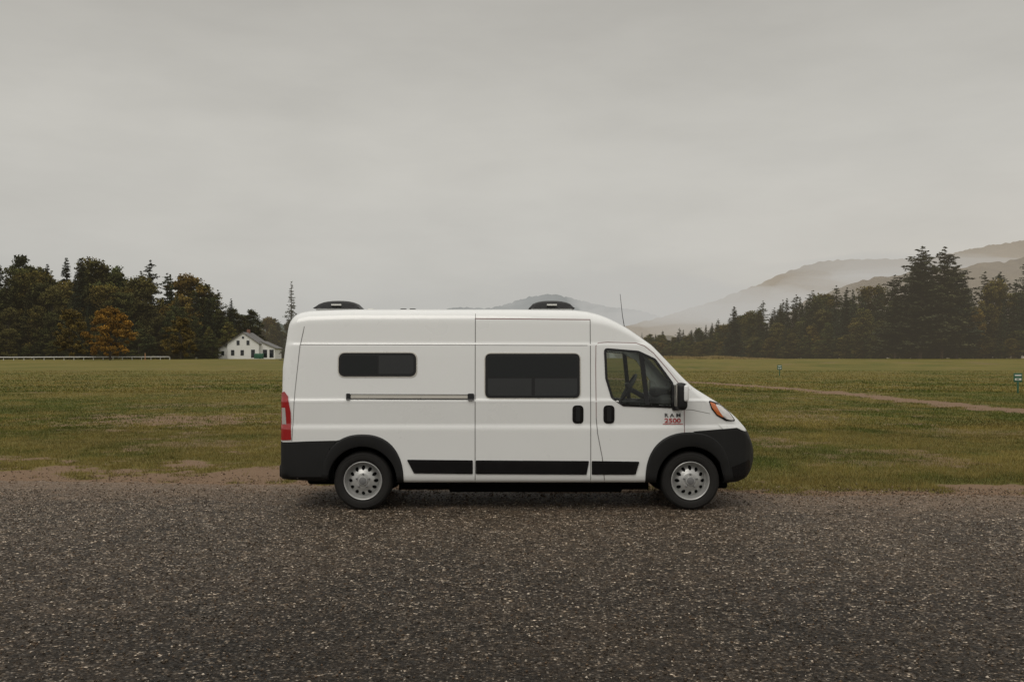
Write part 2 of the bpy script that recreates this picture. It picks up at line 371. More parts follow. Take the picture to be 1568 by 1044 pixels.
def forest(name,path,heights,rows,spacing,rowgap,D,K,Pn,pk,pp,low=True):
    par=empty(name); pts=[Vector((a,b,0)) for a,b in path]
    L=[0]
    for i in range(len(pts)-1): L.append(L[-1]+(pts[i+1]-pts[i]).length)
    for r in range(rows):
        s=RR.uniform(0,spacing)
        while s<L[-1]:
            x=float(np.interp(s,L,[p.x for p in pts])); y=float(np.interp(s,L,[p.y for p in pts])); h=float(np.interp(s,L,heights))
            x+=RR.uniform(-1.5,1.5); y+=r*rowgap+RR.uniform(-2,2)
            f=(.60,.78,.92,1.0,1.05)[min(r,4)]*RR.uniform(.78,1.13)
            q=RR.random()
            if q<pk: place(RR.choice(K),x,y,h*f*1.05,par,'conifer',RR.uniform(.9,1.3))
            elif q<pk+pp: place(RR.choice(Pn),x,y,h*f*1.1,par,'pine',RR.uniform(.85,1.15))
            else: place(RR.choice(D),x,y,h*f*.95,par,'deciduous',RR.uniform(.9,1.35))
            s+=spacing*RR.uniform(.7,1.3)
    if low:
        s=0
        while s<L[-1]:
            x=float(np.interp(s,L,[p.x for p in pts])); y=float(np.interp(s,L,[p.y for p in pts]))-4+RR.uniform(-2,2)
            place(RR.choice(D),x,y,RR.uniform(3,7),par,'understory',RR.uniform(1.3,2)); s+=spacing*.6
    return par
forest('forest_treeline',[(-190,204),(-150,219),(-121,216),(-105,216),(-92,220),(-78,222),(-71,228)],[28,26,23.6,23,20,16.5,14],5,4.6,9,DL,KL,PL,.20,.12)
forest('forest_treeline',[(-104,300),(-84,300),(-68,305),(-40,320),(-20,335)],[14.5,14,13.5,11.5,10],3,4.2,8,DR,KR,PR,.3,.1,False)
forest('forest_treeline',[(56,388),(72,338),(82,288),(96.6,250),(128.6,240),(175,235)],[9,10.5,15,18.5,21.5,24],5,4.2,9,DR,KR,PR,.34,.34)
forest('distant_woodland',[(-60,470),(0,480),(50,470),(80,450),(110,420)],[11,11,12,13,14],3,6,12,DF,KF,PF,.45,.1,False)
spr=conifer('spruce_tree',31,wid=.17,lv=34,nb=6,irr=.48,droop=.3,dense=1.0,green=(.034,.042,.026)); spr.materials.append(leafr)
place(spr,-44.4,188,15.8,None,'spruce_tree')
map_=deciduous('autumn_maple_tree',41,wid=.44,base=.1,green=(.25,.13,.018),warm=.4,nc=130,ls=.016); map_.materials.append(orangem)
place(map_,-84.5,197,11,None,'autumn_maple_tree')
map2=deciduous('autumn_tree',42,wid=.4,base=.1,green=(.11,.080,.018),warm=.5,nc=90,ls=.016); map2.materials.append(orangem)
for x,y,h in ((-97,206,11),(-75,213,9.5),(-118,206,12)): place(map2,x,y,h,None,'autumn_tree')
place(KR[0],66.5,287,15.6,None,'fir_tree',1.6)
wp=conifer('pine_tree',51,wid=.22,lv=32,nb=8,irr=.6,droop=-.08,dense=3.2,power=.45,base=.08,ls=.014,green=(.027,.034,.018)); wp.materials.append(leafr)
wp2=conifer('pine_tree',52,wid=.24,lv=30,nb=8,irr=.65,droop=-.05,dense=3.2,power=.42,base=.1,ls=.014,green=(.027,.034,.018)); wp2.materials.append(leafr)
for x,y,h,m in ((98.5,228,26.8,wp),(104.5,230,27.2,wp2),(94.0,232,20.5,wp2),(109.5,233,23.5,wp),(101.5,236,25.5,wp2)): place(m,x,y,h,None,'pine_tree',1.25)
# ------------------------------------------------------------------ hills
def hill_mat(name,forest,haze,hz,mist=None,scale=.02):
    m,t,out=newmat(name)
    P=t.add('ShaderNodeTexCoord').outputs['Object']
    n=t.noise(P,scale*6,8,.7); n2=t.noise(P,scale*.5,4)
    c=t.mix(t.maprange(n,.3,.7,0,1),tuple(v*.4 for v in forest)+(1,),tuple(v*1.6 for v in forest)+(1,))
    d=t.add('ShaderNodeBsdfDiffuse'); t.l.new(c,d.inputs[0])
    e=t.add('ShaderNodeEmission'); e.inputs[0].default_value=(*hz,1)  # emission mixed into the hill surface imitates airlight
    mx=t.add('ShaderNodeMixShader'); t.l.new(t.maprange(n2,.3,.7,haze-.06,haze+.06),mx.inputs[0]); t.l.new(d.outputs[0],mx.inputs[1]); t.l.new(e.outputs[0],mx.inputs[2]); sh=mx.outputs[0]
    if mist:
        lo,hi,sc,x0,x1,amt,na=mist
        sx=t.add('ShaderNodeSeparateXYZ'); t.l.new(P,sx.inputs[0])
        mp=t.add('ShaderNodeMapping'); mp.inputs['Scale'].default_value=(1,.6,2.6); t.l.new(P,mp.inputs[0])
        nn=t.noise(mp.outputs[0],sc,6,.62)
        f=t.math('ADD',t.maprange(sx.outputs[2],lo,hi,0,1),t.math('MULTIPLY',t.math('SUBTRACT',nn,.5),na))
        f=t.math('ADD',f,t.maprange(sx.outputs[0],x0,x1,amt,0),clamp=True)
        tr=t.add('ShaderNodeBsdfTransparent'); m2=t.add('ShaderNodeMixShader'); t.l.new(f,m2.inputs[0]); t.l.new(sh,m2.inputs[1]); t.l.new(tr.outputs[0],m2.inputs[2]); sh=m2.outputs[0]
    t.l.new(sh,out.inputs[0]); return m
def hill(name,y,pts,width,mat,jag,seed,N=1100,lump=.22):
    px=[p[0] for p in pts];pz=[p[1] for p in pts]
    x=np.linspace(px[0],px[-1],N); r=np.interp(x,px,pz)
    k=np.hanning(61);k/=k.sum(); r=np.convolve(np.pad(r,30,'edge'),k,'valid')
    T=np.linspace(0,1,30); V=[]
    for i,t in enumerate(T):
        f=(1-t)**1.3
        zz=r*f+(fbm(x/110,np.full_like(x,t*3),seed,3)-.5)*r*lump*t*(1-t)*4+(vn(x/(jag*1.6),np.full_like(x,i*3.3),seed)*jag*.55+vn(x/(jag*.8),np.full_like(x,i*5.3),seed)*jag*.3)*(1-t)
        V.append(np.stack([x,np.full_like(x,y-t*width)+(fbm(x/140,x*0+i*.12,seed+4,3)-.5)*width*.15*t,zz],-1))
    back=np.stack([x,np.full_like(x,y+width),x*0-5],-1); V=[back]+V
    V=np.concatenate(V); I=np.arange(len(V)).reshape(31,N); Fc=np.stack([I[:-1,:-1],I[:-1,1:],I[1:,1:],I[1:,:-1]],-1).reshape(-1,4)
    me=idxmesh(name,V,Fc); me.shade_smooth(); obj(name,me,None,[mat])
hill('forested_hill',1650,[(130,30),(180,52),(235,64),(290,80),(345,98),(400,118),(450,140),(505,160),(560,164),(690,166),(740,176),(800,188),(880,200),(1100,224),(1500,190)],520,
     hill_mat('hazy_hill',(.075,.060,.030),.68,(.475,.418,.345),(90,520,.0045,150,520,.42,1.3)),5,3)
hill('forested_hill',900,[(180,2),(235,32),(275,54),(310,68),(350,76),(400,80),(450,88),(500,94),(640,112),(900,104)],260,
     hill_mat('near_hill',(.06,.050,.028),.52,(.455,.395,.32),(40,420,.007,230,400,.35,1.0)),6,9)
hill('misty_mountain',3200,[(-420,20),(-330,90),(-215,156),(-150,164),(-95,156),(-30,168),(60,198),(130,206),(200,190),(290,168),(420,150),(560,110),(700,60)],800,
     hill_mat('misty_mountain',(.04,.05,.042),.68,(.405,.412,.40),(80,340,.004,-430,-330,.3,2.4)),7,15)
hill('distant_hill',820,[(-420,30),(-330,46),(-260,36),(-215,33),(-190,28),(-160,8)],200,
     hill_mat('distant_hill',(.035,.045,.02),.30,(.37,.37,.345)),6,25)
def fog(loc,size,dens,seed,col=(.50,.49,.465)):
    m,t,out=newmat('fog')
    ab=t.add('ShaderNodeVolumeAbsorption'); ab.inputs[0].default_value=(0,0,0,1); ab.inputs[1].default_value=dens
    em=t.add('ShaderNodeEmission'); em.inputs[0].default_value=(*col,1); em.inputs[1].default_value=dens  # fog glows by itself, standing in for scattered skylight
    ad=t.add('ShaderNodeAddShader'); t.l.new(ab.outputs[0],ad.inputs[0]); t.l.new(em.outputs[0],ad.inputs[1]); t.l.new(ad.outputs[0],out.inputs['Volume'])
    bm=bmesh.new(); bmesh.ops.create_icosphere(bm,subdivisions=5,radius=1)
    for v in bm.verts:
        p=v.co.copy(); k=.4+1.2*float(fbm(p.x*1.8+seed*3.1,p.z*1.5+p.y*1.3+seed,seed)); v.co=Vector((p.x*size[0]*k,p.y*size[1]*k,p.z*size[2]*k))
    me=bpy.data.meshes.new('fog_bank'); bm.to_mesh(me); bm.free(); me.shade_smooth()
    o=obj('fog_bank',me,None,[m]); o.location=loc
fogs=[((250,2300,85),(230,160,40),.0032,1),((360,2200,150),(120,150,30),.0034,2),((120,2400,70),(200,160,26),.0026,3),((170,2100,140),(50,90,44),.0045,4),((250,2050,160),(70,70,32),.0050,11),((60,2300,178),(70,80,20),.004,12),((330,1900,125),(40,60,50),.005,13),
      ((440,1050,40),(240,70,24),.0048,5),((300,1080,50),(150,70,28),.006,6),((560,1040,88),(200,50,14),.006,7),((250,1350,75),(150,100,30),.0042,8),((-60,2500,100),(180,140,24),.0030,9),((400,1060,78),(100,50,14),.007,14),((520,1300,120),(160,60,16),.006,15)]
for l,s,d,k in fogs: fog(l,s,d,k)
# ------------------------------------------------------------------ house
WH=pbr('white_siding',(.72,.72,.70),.6,var=.05); ROOF=pbr('roof_shingle',(.13,.125,.12),.8,var=.2); WIN=pbr('window_dark',(.02,.022,.025),.1)
GRN=pbr('green_paint',(.02,.09,.05),.5); POSTM=pbr('weathered_wood',(.14,.11,.08),.8,var=.2); RAILM=pbr('galvanised_white',(.50,.49,.46),.5)
hz=float(land(-64.5,228)); H=empty('white_farmhouse',(-64.9,228,hz))
def gable(name,x0,x1,y0,y1,eave,peak,par):
    xm=(x0+x1)/2
    v=[(x0,y0,0),(x1,y0,0),(x1,y0,eave),(xm,y0,peak),(x0,y0,eave),(x0,y1,0),(x1,y1,0),(x1,y1,eave),(xm,y1,peak),(x0,y1,eave)]
    pymesh(name+'_walls',v,[(0,1,2,3,4),(5,9,8,7,6),(0,4,9,5),(1,6,7,2)],par,[WH])
    o=.35;s=(peak-eave)/(xm-x0)
    for sg,xa in ((1,x0),(-1,x1)):
        e=(xa-sg*o,eave-o*s)
        vv=[(e[0],y0-o,e[1]+.03),(xm,y0-o,peak+.03),(xm,y1+o,peak+.03),(e[0],y1+o,e[1]+.03)]; vv+=[(a,b,c+.16) for a,b,c in vv]
        pymesh(name+'_roof',vv,[(0,1,2,3),(4,5,6,7),(0,1,5,4),(1,2,6,5),(2,3,7,6),(3,0,4,7)],par,[ROOF])
gable('main',-3.8,3.8,0,9,3.7,6.3,H)
def shed(name,xa,za,xb,zb_,y0,y1,par):
    pymesh(name+'_walls',[(xa,y0,0),(xb,y0,0),(xb,y0,zb_),(xa,y0,za),(xa,y1,0),(xb,y1,0),(xb,y1,zb_),(xa,y1,za)],[(0,1,2,3),(4,7,6,5),(1,5,6,2),(0,3,7,4)],par,[WH])
    dx=.4 if xb>xa else -.4; s=(zb_-za)/(xb-xa)
    v=[(xa,y0-.4,za+.04),(xb+dx,y0-.4,zb_+dx*s+.04),(xb+dx,y1+.4,zb_+dx*s+.04),(xa,y1+.4,za+.04)]; v+=[(a,b,c+.15) for a,b,c in v]
    pymesh(name+'_roof',v,[(0,1,2,3),(4,5,6,7),(0,1,5,4),(1,2,6,5),(2,3,7,6),(3,0,4,7)],par,[ROOF])
shed('west_wing',-3.81,3.4,-6.2,2.5,1,8,H); shed('east_porch',3.81,4.2,7.4,2.6,1.2,8,H)
for i,(x,z,w,h) in enumerate(((-1.2,3.9,.7,1.1),(1.2,3.9,.7,1.1),(0,5.15,.5,.5),(-2.5,1.5,.8,1.3),(-.2,1.5,.8,1.3),(2.4,1.3,.9,1.9))):
    box('window_%d'%i,(x,-.03,z),(w,.08,h),WIN,H)
for i,(x,z) in enumerate(((5,1.3),(6.6,1.3))): box('porch_opening_%d'%i,(x,1.17,z),(1.0,.08,1.9),WIN,H)
box('window_west',(-5.2,.97,1.4),(.7,.08,1.0),WIN,H); box('chimney',(0,5,6.6),(.7,.7,1.3),pbr('brick',(.2,.1,.07),.9),H)
dp=empty('green_dumpster',(-60.3,225,hz)); box('bin',(0,0,.65),(2.0,1.3,1.1),GRN,dp,.06); box('lid',(0,.05,1.24),(2.1,1.35,.08),GRN,dp,.02,(.08,0,0))
gp=empty('guardrail'); X0,Y0,X1,Y1=-150,178,-74,203
n=42
for i in range(n+1):
    t=i/n; x=X0+(X1-X0)*t;y=Y0+(Y1-Y0)*t; box('post_%d'%i,(x,y,land(x,y)+.30),(.14,.14,.62),RAILM,gp)
tube('rail',[(X0+(X1-X0)*i/20,Y0+(Y1-Y0)*i/20-.1,float(land(X0+(X1-X0)*i/20,Y0+(Y1-Y0)*i/20))+.60) for i in range(21)],.13,RAILM,gp,6)
op=empty('marker_post',(-76,194,float(land(-76,194)))); tube('post',[(0,0,0),(0,0,1.5)],.09,pbr('orange_marker',(.24,.12,.05),.6),op,8); box('cap',(0,0,1.52),(.24,.24,.08),POSTM,op)
SW=pbr('sign_white',(.6,.6,.56),.5)
def sign(x,y):
    z=float(land(x,y)); s=empty('campsite_sign',(x,y,z))
    box('post',(0,0,.32),(.07,.07,.68),GRN,s,.008); box('crosspiece',(0,0,.62),(.36,.05,.05),GRN,s)
    box('panel',(0,-.01,.84),(.46,.03,.48),GRN,s,.01); box('face_lower',(0,-.03,.75),(.34,.012,.11),SW,s); box('face_upper',(0,-.03,.96),(.34,.012,.07),SW,s)
    box('number_mark',(-.02,-.04,.75),(.14,.008,.05),GRN,s)
sign(27.0,40.9); sign(26.4,86)
# ------------------------------------------------------------------ VAN
PAINT=pbr('white_car_paint',(.725,.735,.725),.30,coat=.8,var=.008,vscale=2)
PLAST=pbr('black_textured_plastic',(.009,.009,.009),.55,bump=.3,bscale=400,spec=.3)
GLOSSB=pbr('gloss_black',(.006,.006,.0065),.2,spec=.35)
DARK=pbr('underbody_black',(.005,.005,.005),.9,spec=.1)
GAP=pbr('panel_gap',(.13,.125,.12),.8)
GAPR=pbr('panel_gap_tape',(.20,.10,.10),.7)
TGLASS=pbr('tinted_glass',(.005,.006,.006),.06,spec=.3)
TGLASS2=pbr('tinted_glass_sliding',(.015,.016,.016),.08,spec=.4)
RUB=pbr('tyre_rubber',(.014,.013,.012),.8,var=.2,vscale=14,bump=.2,bscale=120,spec=.3)
STEEL=pbr('silver_wheel_paint',(.42,.42,.41),.35,metal=.4,var=.05)
CHR=pbr('brushed_metal',(.55,.53,.48),.3,metal=.8)
REDL=pbr('red_lens',(.30,.012,.012),.12,coat=.8); CLRL=pbr('clear_lens',(.62,.60,.58),.08,metal=.4,coat=1); ORL=pbr('amber_lens',(.50,.13,.03),.12,coat=.8)
SEAT=pbr('seat_fabric',(.04,.04,.042),.9); DASH=pbr('dash_plastic',(.022,.022,.023),.6); LINER=pbr('roof_liner',(.22,.22,.21),.9)
FANB=pbr('fan_lid_black',(.006,.006,.006),.45,spec=.25)
m,t,out=newmat('clear_glass'); tr=t.add('ShaderNodeBsdfTransparent'); tr.inputs[0].default_value=(.66,.70,.66,1)
gl=t.add('ShaderNodeBsdfGlossy'); gl.inputs['Roughness'].default_value=.02; fr=t.add('ShaderNodeFresnel'); fr.inputs[0].default_value=1.45
mx=t.add('ShaderNodeMixShader'); t.l.new(fr.outputs[0],mx.inputs[0]); t.l.new(tr.outputs[0],mx.inputs[1]); t.l.new(gl.outputs[0],mx.inputs[2]); t.l.new(mx.outputs[0],out.inputs[0]); CGLASS=m
van=empty('white_camper_van',(0,1.0,.006))
U=124.5   # side-elevation drawing units per metre
def bx(u): return (u-784)/U
def bz(v): return (782-v)/U
def P2(l): return [(bx(a),bz(b)) for a,b in l]
NOSE=3.075; TAIL=-2.865
_zx=[TAIL,-2.85,-2.815,-2.75,-2.62,-2.0,0,.75,.95,1.08,1.2,1.33,1.45,1.735,1.936,2.137,2.25,2.42,2.6,2.74,2.84,2.93,2.99,3.04,NOSE]
_zz=[2.30,2.365,2.415,2.445,2.465,2.482,2.482,2.475,2.455,2.42,2.375,2.31,2.24,2.04,1.83,1.615,1.51,1.405,1.295,1.185,1.095,.995,.91,.81,.70]
_fx=np.linspace(TAIL,NOSE,2400); _fz=np.interp(_fx,_zx,_zz); _k=np.hanning(61);_k/=_k.sum()
_pz=np.convolve(np.pad(_fz,30,'edge'),_k,'valid'); _w=sm(_fx,-2.82,-2.70)*(1-sm(_fx,2.85,2.97)); _pz=_fz*(1-_w)+_pz*_w
def zt(x): return np.interp(x,_fx,_pz)
def zb(x): return np.interp(x,[TAIL,-2.6,-2.2,-2.1,1.6,2.5,2.78,2.90,3.0,NOSE],[.40,.37,.37,.335,.335,.32,.33,.37,.46,.60])
def hw(x): return np.interp(x,[TAIL,-2.855,-2.82,-2.76,-2.6,1.0,1.8,2.2,2.45,2.65,2.80,2.90,2.97,3.03,3.06,NOSE],[.885,.93,.965,.99,1.0,1.0,1.0,.995,.98,.955,.915,.865,.80,.70,.62,.55])
def S(x,z):
    x=np.asarray(x,float); z=np.asarray(z,float)
    p=np.interp(z,[.3,.42,.6,.98,1.015,1.05,1.33,1.345,1.375,1.41,1.9,2.04,2.06,2.08,2.3,2.5],[-.035,-.006,0,.002,.001,-.012,-.006,-.003,-.020,-.022,-.045,-.054,-.068,-.070,-.088,-.115])
    p=p-np.clip(z-1.35,0,2)*.10*np.clip(x-1.1,0,1.2)
    y=hw(x)+p; T=zt(x);B=zb(x)
    r=np.minimum(np.interp(x,[-2.84,1.0,1.5,2.2,2.6,2.99],[.15,.15,.09,.08,.12,.12]),.4*(T-B))
    tt=np.clip((z-(T-r))/r,0,1); y=y-r*(1-np.sqrt(np.clip(1-tt*tt,0,1)))
    rb=np.minimum(.05,.3*(T-B)); tb=np.clip(((B+rb)-z)/rb,0,1); y=y-rb*(1-np.sqrt(np.clip(1-tb*tb,0,1)))
    return y
def lean(x,z): return np.interp(z,[.8,1.75,2.3,2.5],[0,.012,.075,.12])*(1-sm(x,-2.84,-2.2))
us=np.concatenate([[TAIL,-2.86,-2.85,-2.835,-2.815,-2.785,-2.75],np.arange(-2.72,.88,.025),np.arange(.88,2.80,.0125),[2.81,2.83,2.85,2.87,2.89,2.91,2.93,2.95,2.965,2.98,2.995,3.01,3.02,3.03,3.04,3.05,3.058,3.065,3.07,NOSE]])
NL=120; NR=14; NB=4
lv=np.linspace(0,1,NL); Vb=[]
for u in us:
    T,B=float(zt(u)),float(zb(u)); z=B+(T-B)*lv
    z=np.concatenate([z[:-1],[T]]); y=S(u,z); xx=u+lean(u,z)
    cr=.025 if u<2.3 else .02
    ry=np.linspace(-1,1,NR+2)[1:-1]; yt=y[-1]
    rows=[(a,-b,c) for a,b,c in zip(xx,y,z)]
    rows+=[(xx[-1],yt*q,T+cr*(1-q*q)*min(1,(T-B))) for q in ry]
    rows+=[(a,b,c) for a,b,c in zip(xx[::-1],y[::-1],z[::-1])]
    yb=y[0]; rows+=[(xx[0],yb*q,B) for q in np.linspace(1,-1,NB+2)[1:-1]]
    nloop=len(rows); Vb+=rows
Fb=[];Mb=[]
WR,WF=bx(555),bx(1058); WZ=.362
doorwin=P2([(928,535),(978,540),(1003,552),(1029,588),(1029,622),(955,620),(938,608),(930,580)])
def inpoly(x,z,poly):
    c=False;j=len(poly)-1
    for i in range(len(poly)):
        xi,zi=poly[i];xj,zj=poly[j]
        if (zi>z)!=(zj>z) and x<(xj-xi)*(z-zi)/(zj-zi)+xi: c=not c
        j=i
    return c
for i in range(len(us)-1):
    for k in range(nloop):
        a=i*nloop+k;b=i*nloop+(k+1)%nloop;c=(i+1)*nloop+(k+1)%nloop;d=(i+1)*nloop+k
        cx=(Vb[a][0]+Vb[c][0])/2;cz=(Vb[a][2]+Vb[c][2])/2;cy=(Vb[a][1]+Vb[c][1])/2
        side=k<NL-1 or (NL+NR<=k<2*NL+NR-1)
        mi=0
        if side or k>=2*NL+NR-1:
            rr=min(math.hypot(cx-WR,cz-WZ),math.hypot(cx-WF,cz-WZ))
            if rr<.455 and abs(cy)>.45 : continue
            if side and inpoly(cx,cz,doorwin): continue
        if k>=2*NL+NR-1: mi=1
        elif NL<=k<NL+NR-1 and 1.16<cx<2.2: mi=2
        elif cx>2.80 and cz<.97: mi=1
        elif cx<-2.75 and cz<.84: mi=1
        Fb.append((a,b,c,d)); Mb.append(mi)
Fb.append(tuple(range(nloop))); Mb.append(0); Fb.append(tuple(range((len(us)-1)*nloop,len(us)*nloop))); Mb.append(1)
body=pymesh('body_shell',Vb,Fb,van,[PAINT,PLAST,CGLASS],True); body.data.polygons.foreach_set('material_index',Mb)
def fillet(poly,r,n=5):
    out=[];N=len(poly)
    for i in range(N):
        p0,p1,p2=[Vector(poly[j%N]) for j in (i-1,i,i+1)]
        rr=r[i] if isinstance(r,(list,tuple)) else r
        if rr<=0: out.append(tuple(p1)); continue
        v1=(p0-p1);v2=(p2-p1);l1,l2=v1.length,v2.length;v1.normalize();v2.normalize()
        ang=max(.1,math.acos(max(-1,min(1,v1.dot(v2))))); tt=min(rr/math.tan(ang/2),.45*min(l1,l2))
        a=p1+v1*tt;b=p1+v2*tt
        for q in range(n+1):
            s=q/n; out.append(tuple(a*(1-s)**2+p1*2*s*(1-s)+b*s*s))
    return out
def SX(x,z): return float(S(x,z))
def patch(name,poly,off,mat,side=-1,step=.04,edge=.012,smooth=True):
    bm=bmesh.new(); vs=[bm.verts.new((x,0,z)) for x,z in poly]; bm.faces.new(vs)
    bmesh.ops.triangulate(bm,faces=bm.faces[:])
    xs_=[p[0] for p in poly];zs_=[p[1] for p in poly]
    def cuts(lo,hi): 
        n=max(1,int((hi-lo)/step)); return [lo+(hi-lo)*(i+.5)/n for i in range(n)]
    for c in cuts(min(xs_),max(xs_)): bmesh.ops.bisect_plane(bm,geom=bm.verts[:]+bm.edges[:]+bm.faces[:],plane_co=(c,0,0),plane_no=(1,0,0))
    for c in cuts(min(zs_),max(zs_)): bmesh.ops.bisect_plane(bm,geom=bm.verts[:]+bm.edges[:]+bm.faces[:],plane_co=(0,0,c),plane_no=(0,0,1))
    bmesh.ops.remove_doubles(bm,verts=bm.verts[:],dist=1e-5)
    for v in bm.verts: v.co.y=side*(SX(v.co.x,v.co.z)+off)
    if edge:
        be=[e for e in bm.edges if e.is_boundary]; r=bmesh.ops.extrude_edge_only(bm,edges=be)
        for v in [g for g in r['geom'] if isinstance(g,bmesh.types.BMVert)]: v.co.y-=side*(edge+off)
    me=bpy.data.meshes.new(name); bm.to_mesh(me); bm.free()
    if smooth:
        me.shade_smooth(); 
        try: me.set_sharp_from_angle(angle=math.radians(40))
        except Exception: pass
    return obj(name,me,van,[mat])
def ringp(name,poly,w,off,mat,side=-1,depth=.02):
    N=len(poly); ar=sum(poly[i][0]*poly[(i+1)%N][1]-poly[(i+1)%N][0]*poly[i][1] for i in range(N)); sg=1 if ar>0 else -1
    inn=[]
    for i in range(N):
        p0,p1,p2=[Vector(poly[j%N]) for j in (i-1,i,i+1)]
        t=((p1-p0).normalized()+(p2-p1).normalized()); t.normalize(); nrm=Vector((-t.y,t.x))*sg; inn.append(tuple(p1+nrm*w))
    V=[];F=[]
    for (px,pz),(qx,qz) in zip(poly,inn):
        so=SX(px,pz);si=SX(qx,qz)
        V+=[(px,side*(so-.005),pz),(px,side*(so+off),pz),(qx,side*(si+off),qz),(qx,side*(si-depth),qz)]
    for i in range(N):
        j=(i+1)%N
        for k in range(3): F.append((i*4+k,i*4+k+1,j*4+k+1,j*4+k))
    pymesh(name,V,F,van,[mat]); return inn
def strip(name,pts,w,off,mat,side=-1,step=.03):
    P=[Vector(pts[0])]
    for a,b in zip(pts[:-1],pts[1:]):
        a=Vector(a);b=Vector(b);n=max(1,int((b-a).length/step))
        for i in range(1,n+1): P.append(a.lerp(b,i/n))
    V=[];F=[]
    for i,p in enumerate(P):
        d=(P[min(i+1,len(P)-1)]-P[max(i-1,0)]).normalized(); nn=Vector((-d.y,d.x))*w/2
        for s in (1,-1):
            q=p+nn*s; x,z=q.x,min(q.y,float(zt(q.x))-.001); V.append((x,side*(SX(x,z)+off),z))
    for i in range(len(P)-1): F.append((i*2,i*2+1,i*2+3,i*2+2))
    return pymesh(name,V,F,van,[mat],True)
def arch(name,cx,outer,side,r_in):
    TH=np.linspace(math.radians(-14),math.radians(194),60); V=[];F=[];L=7
    for th in TH:
        c,s=math.cos(th),math.sin(th); ro=outer(th); zmin=float(zb(cx+ro*c))+.004
        def pt(r,off):
            x=cx+r*c; z=max(WZ+r*s,zmin); return (x,side*(SX(x,max(z,zmin))+off),z)
        V+=[pt(ro,-.004),pt(ro,.010),pt(ro-.018,.026),pt(r_in+.02,.030),pt(r_in,.022),pt(r_in-.004,-.03)]
        x=cx+(r_in+.015)*c; z=max(WZ+(r_in+.015)*s,.30); V.append((x,side*.45,z))
    for i in range(len(TH)-1):
        for k in range(L-1): F.append((i*L+k,i*L+k+1,(i+1)*L+k+1,(i+1)*L+k))
    o=pymesh(name,V,F,van,[PLAST,DARK],True)
    o.data.polygons.foreach_set('material_index',[1 if (j%(L-1))==L-2 else 0 for j in range(len(F))])
    try: o.data.set_sharp_from_angle(angle=math.radians(35))
    except Exception: pass
    n=24; Vd=[(cx,side*.45,WZ)]+[(cx+.46*math.cos(a),side*.45,max(.3,WZ+.46*math.sin(a))) for a in np.linspace(-.3,math.pi+.3,n)]
    pymesh(name+'_inner',Vd,[(0,i,i+1) for i in range(1,n)],van,[DARK])
def rear_out(th): c,s=abs(math.cos(th)),abs(math.sin(th)); return 1/((c/.505)**2.3+(s/.575)**2.3)**(1/2.3)
def front_out(th):
    c,s=abs(math.cos(th)),abs(math.sin(th)); a=.56 if math.cos(th)<0 else .50
    return 1/((c/a)**2.4+(s/.60)**2.4)**(1/2.4)
def lathe(name,prof,mat,par,loc,seg=64,sharp=30):
    V=[];F=[]
    for k in range(seg):
        t=2*math.pi*k/seg
        for r,y in prof: V.append((r*math.cos(t),y,r*math.sin(t)))
    n=len(prof)
    for k in range(seg):
        for i in range(n-1): F.append((k*n+i,k*n+i+1,((k+1)%seg)*n+i+1,((k+1)%seg)*n+i))
    o=pymesh(name,V,F,par,[mat],True); o.location=loc
    try: o.data.set_sharp_from_angle(angle=math.radians(sharp))
    except Exception: pass
    return o
HUB=pbr('hub_grey',(.14,.14,.14),.5); LUG=pbr('lug_steel',(.2,.2,.2),.4,metal=.6)
def wheel(tag,cx,side):
    w=bpy.data.objects.new('wheel_'+tag,None); COL.objects.link(w); w.parent=van; w.location=(cx,side*.965,.360)
    if side>0: w.rotation_euler=(0,0,math.pi)
    ty=[(.238,.03),(.246,.004),(.262,-.004),(.300,-.010),(.318,-.006),(.322,-.009),(.338,-.002),(.352,.014),(.362,.04),(.362,.065),(.355,.067),(.355,.075),(.362,.077),(.363,.115),(.356,.117),(.356,.125),(.363,.127),(.362,.17),(.352,.2),(.32,.215),(.25,.21),(.238,.19)]
    lathe('tyre',ty,RUB,w,(0,0,0),96)
    rim=[(.238,.20),(.225,.19),(.222,.04),(.236,.018),(.238,.004),(.232,-.001),(.224,.006),(.218,.03),(.206,.085),(.192,.098),(.180,.085),(.155,.055),(.135,.036),(.112,.030),(.100,.022),(.092,.018),(.066,.018),(.060,.0),(.052,-.008),(.0,-.010)]
    lathe('rim',rim,STEEL,w,(0,0,0),96)
    lathe('hub_cap',[(.045,-.006),(.043,-.017),(.030,-.022),(0,-.023)],HUB,w,(0,0,0),32)
    V=[];F=[]
    for k in range(12):
        a=2*math.pi*k/12; base=len(V)
        for q in range(14):
            b=2*math.pi*q/14; rr=.157+.026*math.cos(b); tt=a+.135*math.sin(b)
            V.append((rr*math.cos(tt),float(np.interp(rr,[.112,.135,.155,.18,.192],[.030,.036,.055,.085,.098]))-.005,rr*math.sin(tt)))
        F.append(tuple(range(base,base+14)))
    pymesh('slots',V,F,w,[DARK])
    V=[];F=[]
    for k in range(5):
        a=2*math.pi*k/5+.3; cxx,czz=.083*math.cos(a),.083*math.sin(a); base=len(V)
        for yy,rr in ((.018,.012),(.000,.012),(-.004,.008)):
            for q in range(8): V.append((cxx+rr*math.cos(q*.785),yy,czz+rr*math.sin(q*.785)))
        for l in range(2):
            for q in range(8): F.append((base+l*8+q,base+l*8+(q+1)%8,base+l*8+8+(q+1)%8,base+l*8+8+q))
        F.append(tuple(range(base+16,base+24)))
    pymesh('lug_nuts',V,F,w,[LUG],True)
for tag,cx in (('rear',WR),('front',WF)):
    for sd in (-1,1): wheel(tag+('_near' if sd<0 else '_far'),cx,sd)
tube('rear_axle',[(WR,-.85,.33),(WR,.85,.33)],.06,DARK,van); box('fuel_tank',(.3,0,.29),(2.2,1.2,.24),DARK,van,.03)
